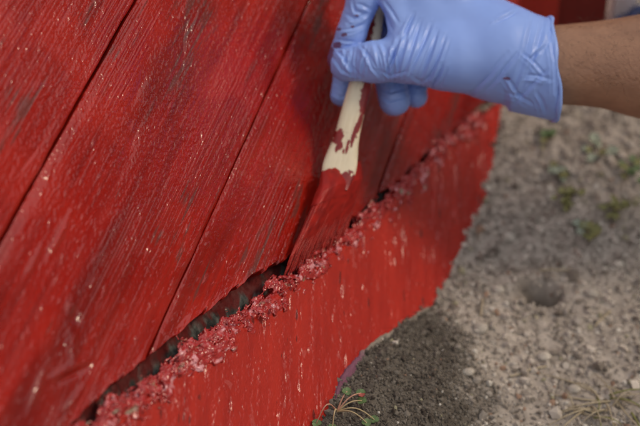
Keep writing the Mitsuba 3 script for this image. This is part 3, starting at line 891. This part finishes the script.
# clover by the foot of the plinth
say('clover_plant', 'small clover with arching reddish stems at the foot of the plinth', 'plant')
c0 = np.array([0.0114, 0.7462, 0.036])
STEMS = [(np.array([-0.0167, -0.0162, 0.006]), 'stem_pink', 0.014), (np.array([0.0238, -0.0118, 0.001]), 'stem_tan', 0.006), (np.array([0.0202, 0.0093, 0.003]), 'stem_tan', 0.004),
         (np.array([0.0080, 0.0116, 0.012]), 'stem_pink', 0.003), (np.array([0.0302, -0.0032, -0.006]), 'stem_tan', 0.008), (np.array([0.0195, 0.0139, 0.007]), 'stem_pink', 0.005),
         (np.array([-0.004, -0.018, 0.002]), 'stem_tan', 0.010)]
nl = 0
for i, (d, mat, arch) in enumerate(STEMS):
    x = np.linspace(0, 1, 9)[:, None]
    p = c0 + 0.82 * d * x + np.array([0, 0, 1]) * arch * np.sin(np.pi * x)
    put(numbered('clover_plant__stem', i), tube(p, np.linspace(0.00065, 0.0004, 9), 6), mat, smooth=True)
    tip = p[-1]
    for j in range(3):
        an = 2.1 * j + i
        al = np.array([math.cos(an), math.sin(an), 0.15])
        v, q = leaf(tip, al, np.cross([0, 0, 1], al), 0.0034, 0.0024, 0.2, True)
        put(numbered('clover_plant__leaf', nl), mesh_of(v, q), 'leaf_red' if i == 5 and j == 0 else 'leaf_green', smooth=True, label='reddened clover leaf' if i == 5 and j == 0 else None)
        nl += 1

# scattered weeds on the bare soil
WEEDS = [(0.207, 0.968, 'leaf_grey', 4, 0.0115, 0.0062, 'small grey green weed lowest of the weeds, closest to the hole in the soil'),
         (0.197, 1.006, 'leaf_olive', 9, 0.0085, 0.0034, 'low olive weed left of the yellowing one, above the lowest weed'),
         (0.226, 1.052, 'leaf_grey', 5, 0.010, 0.006, 'grey leaved weed uppermost in the middle, under the forearm'),
         (0.250, 1.036, 'leaf_green', 6, 0.009, 0.004, 'dark green weed near the right edge of the picture'),
         (0.185, 1.072, 'leaf_green', 5, 0.008, 0.004, 'small green seedling just beyond the cuff'),
         (0.232, 0.992, 'leaf_olive', 9, 0.010, 0.003, 'yellowing weed with narrow leaves at the right'),
         (0.192, 1.030, 'leaf_grey', 4, 0.009, 0.006, 'small grey weed just above the low olive weed')]
for i, (x, y, mat, n, L, W, lab) in enumerate(WEEDS):
    k = numbered('weed', i)
    say(k, lab, 'weed')
    r = np.random.default_rng(400 + i)
    base = at_ground(x, y)
    a0 = r.uniform(0, 6.28)
    put(k + '__stem', tube(np.stack([base - [0, 0, 0.004], base + [0.0005, 0, 0.002], base + [0.001, 0.001, 0.005]]), [0.0012, 0.0011, 0.0006], 6), 'stem_tan', smooth=True)
    for j in range(2 * n):
        an = a0 + j * 2.4 + r.normal(0, 0.3)
        al = np.array([math.cos(an), math.sin(an), r.uniform(0.1, 0.6)])
        s_ = r.uniform(0.7, 1.3)
        v, q = leaf(base + [0, 0, 0.0025 + 0.0003 * j] + np.array([r.normal(0, 0.005), r.normal(0, 0.006), 0]), al, np.cross([0, 0, 1], al), 0.72 * L * s_, 0.72 * W * s_, 0.2)
        mm_ = mat if r.uniform() < 0.75 else 'leaf_olive'
        put(numbered(k + '__leaf', j), mesh_of(v, q), mm_, smooth=True)

# dry grass
say('dry_grass_tuft', 'dry straw coloured grass tuft flattened on the soil', 'grass tuft')
r = np.random.default_rng(77)
base = at_ground(0.203, 0.797)
for j in range(26):
    an, L = r.uniform(0, 6.28), r.uniform(0.015, 0.055)
    d = np.array([math.cos(an), math.sin(an), 0])
    x = np.linspace(0, 1, 8)[:, None]
    b1 = base + np.array([r.normal(0, 0.007), r.normal(0, 0.006), 0])
    p = b1 + d * L * x + np.array([0, 0, 1]) * (r.uniform(0.002, 0.009) * np.sin(np.pi * x * 0.8) + 0.001) + np.cross(d, [0, 0, 1]) * r.normal(0, 0.006) * x ** 2 + r.normal(0, 0.003, 3) * [1, 1, 0]
    put(numbered('dry_grass_tuft__blade', j), tube(p, np.linspace(0.0009, 0.0003, 8), 5), 'straw_mat' if j % 5 else 'leaf_olive', smooth=True)
STRAWS = [(0.150, 0.826, 0.4, 0.030, 'thin dry straw lying well left of the dry grass tuft'), (0.210, 0.880, 0.9, 0.022, 'thin dry straw lying below and right of the small hole'),
          (0.178, 0.925, 0.2, 0.024, 'thin dry straw lying just above the small hole'), (0.120, 0.885, 1.4, 0.018, 'short dry straw between the base board and the small hole')]
for i, (x, y, an, L, lab) in enumerate(STRAWS):
    xx = np.linspace(-0.5, 0.5, 7)
    px, py = x + xx * L * math.cos(an), y + xx * L * math.sin(an)
    p = np.stack([px, py, ground_z(px, py) + 0.0022], -1)
    put(numbered('straw', i), tube(p, 0.0008, 6), 'straw_mat', smooth=True, label=lab, category='straw', group='dry straws on the soil')

# ------------------------------------------------------------------ added foliage ring, out of view, blocking low sky reflected in the wet paint
def added_hedge():
    r = np.random.default_rng(500)
    n = 90000
    a = r.uniform(0, 2 * np.pi, n)
    top = 3.0 + 0.7 * (fb(np.cos(a) * 9, np.sin(a) * 9, seed=241) - 0.5)
    z = r.uniform(0, 1, n) * top
    rad = 8.6 + r.uniform(-0.45, 0.45, n) * (1 - 0.5 * z / top) + 0.4 * (fb(np.cos(a) * 30, np.sin(a) * 30, z * 2, seed=242) - 0.5)
    c = np.stack([rad * np.cos(a), 0.8 + rad * np.sin(a), z], -1)
    u_ = r.normal(size=(n, 3)); u_ /= np.linalg.norm(u_, axis=1, keepdims=True)
    w_ = np.cross(u_, r.normal(size=(n, 3))); w_ /= np.linalg.norm(w_, axis=1, keepdims=True)
    L, W = r.uniform(0.05, 0.11, (n, 1)), r.uniform(0.03, 0.06, (n, 1))
    v = np.stack([c - u_ * L, c + w_ * W, c + u_ * L, c - w_ * W], 1).reshape(-1, 3)
    q = np.arange(4 * n).reshape(n, 4)
    return v, to_tri(q)


v, f = added_hedge()
scene['added_hedge_leaf'] = leafmat((0.02, 0.035, 0.012), (0.05, 0.075, 0.03))
put('added_hedge', (v, f), 'added_hedge_leaf', kind='stuff', label='dark foliage ring out of view, added to darken reflections in the wet paint', category='added_hedge')

# ------------------------------------------------------------------ beyond the arm
def board_box(key, x, y, w, d, h, mat, yaw=0.0, **kw):
    import manifold3d as m3
    b = trimesh.creation.box([w, d, h])
    b = b.subdivide().subdivide().subdivide()
    v = np.array(b.vertices)
    v = v + 0.0012 * (fb(v[:, 0] * 60, v[:, 1] * 60, v[:, 2] * 14, seed=len(scene)) - 0.5)[:, None]
    z0 = float(ground_z(np.array(x), np.array(y)))
    c, s = math.cos(yaw), math.sin(yaw)
    v = np.stack([x + v[:, 0] * c - v[:, 1] * s, y + v[:, 0] * s + v[:, 1] * c, z0 - 0.01 + h / 2 + v[:, 2]], -1)
    put(key, trimesh.Trimesh(v, b.faces, process=False), mat, smooth=30, **kw)


scene['board_red'] = wet(proc(lambda p, n, uv: mix((0.34, 0.016, 0.011), (0.48, 0.03, 0.018), fbm(p.x * 120, p.y * 40, p.z * 12, 3))), 0.4)
scene['post_white'] = wet(proc(lambda p, n, uv: mix((0.70, 0.60, 0.58), (0.84, 0.80, 0.78), fbm(p.x * 60, p.y * 60, p.z * 12, 3))), 0.6)
scene['cloth_navy'] = wet(proc(lambda p, n, uv: mix((0.02, 0.03, 0.09), (0.05, 0.07, 0.17), fbm(p.x * 200, p.y * 200, p.z * 200, 3))), 0.9)
scene['board_red_shaded'] = wet(proc(lambda p, n, uv: mix((0.15, 0.008, 0.007), (0.22, 0.014, 0.010), fbm(p.x * 120, p.y * 40, p.z * 12, 3))), 0.5)  # darker copy of the red, shade of the recess put into the colour
say('painted_screen', 'blurred red painted boards standing upright beyond the forearm', 'screen')
board_box('painted_screen__upright', 0.1815, 1.178, 0.033, 0.022, 0.30, 'board_red')
board_box('painted_screen__panel', 0.2195, 1.186, 0.041, 0.016, 0.29, 'board_red_shaded', label='red panel beside the upright with shade put into its colour')
board_box('white_post', 0.2558, 1.192, 0.018, 0.022, 0.30, 'post_white', label='white painted post beside the red boards above the forearm', category='post')


def cloth_heap():
    m = trimesh.creation.icosphere(subdivisions=5)
    q = np.array(m.vertices)
    r = 0.75 + 0.5 * fb(q[:, 0] * 2.2, q[:, 1] * 2.2, q[:, 2] * 2.2, octaves=4, seed=231) + 0.12 * np.abs(nz(q[:, 0] * 5, q[:, 1] * 5, q[:, 2] * 5, 232) - 0.5)
    q = q * r[:, None] * np.array([0.019, 0.012, 0.036])
    return mesh_of(q + at_ground(0.264, 1.166, 0.026), np.array(m.faces))


put('folded_cloth', cloth_heap(), 'cloth_navy', smooth=True, label='crumpled navy blue cloth at the foot of the white post', category='cloth')
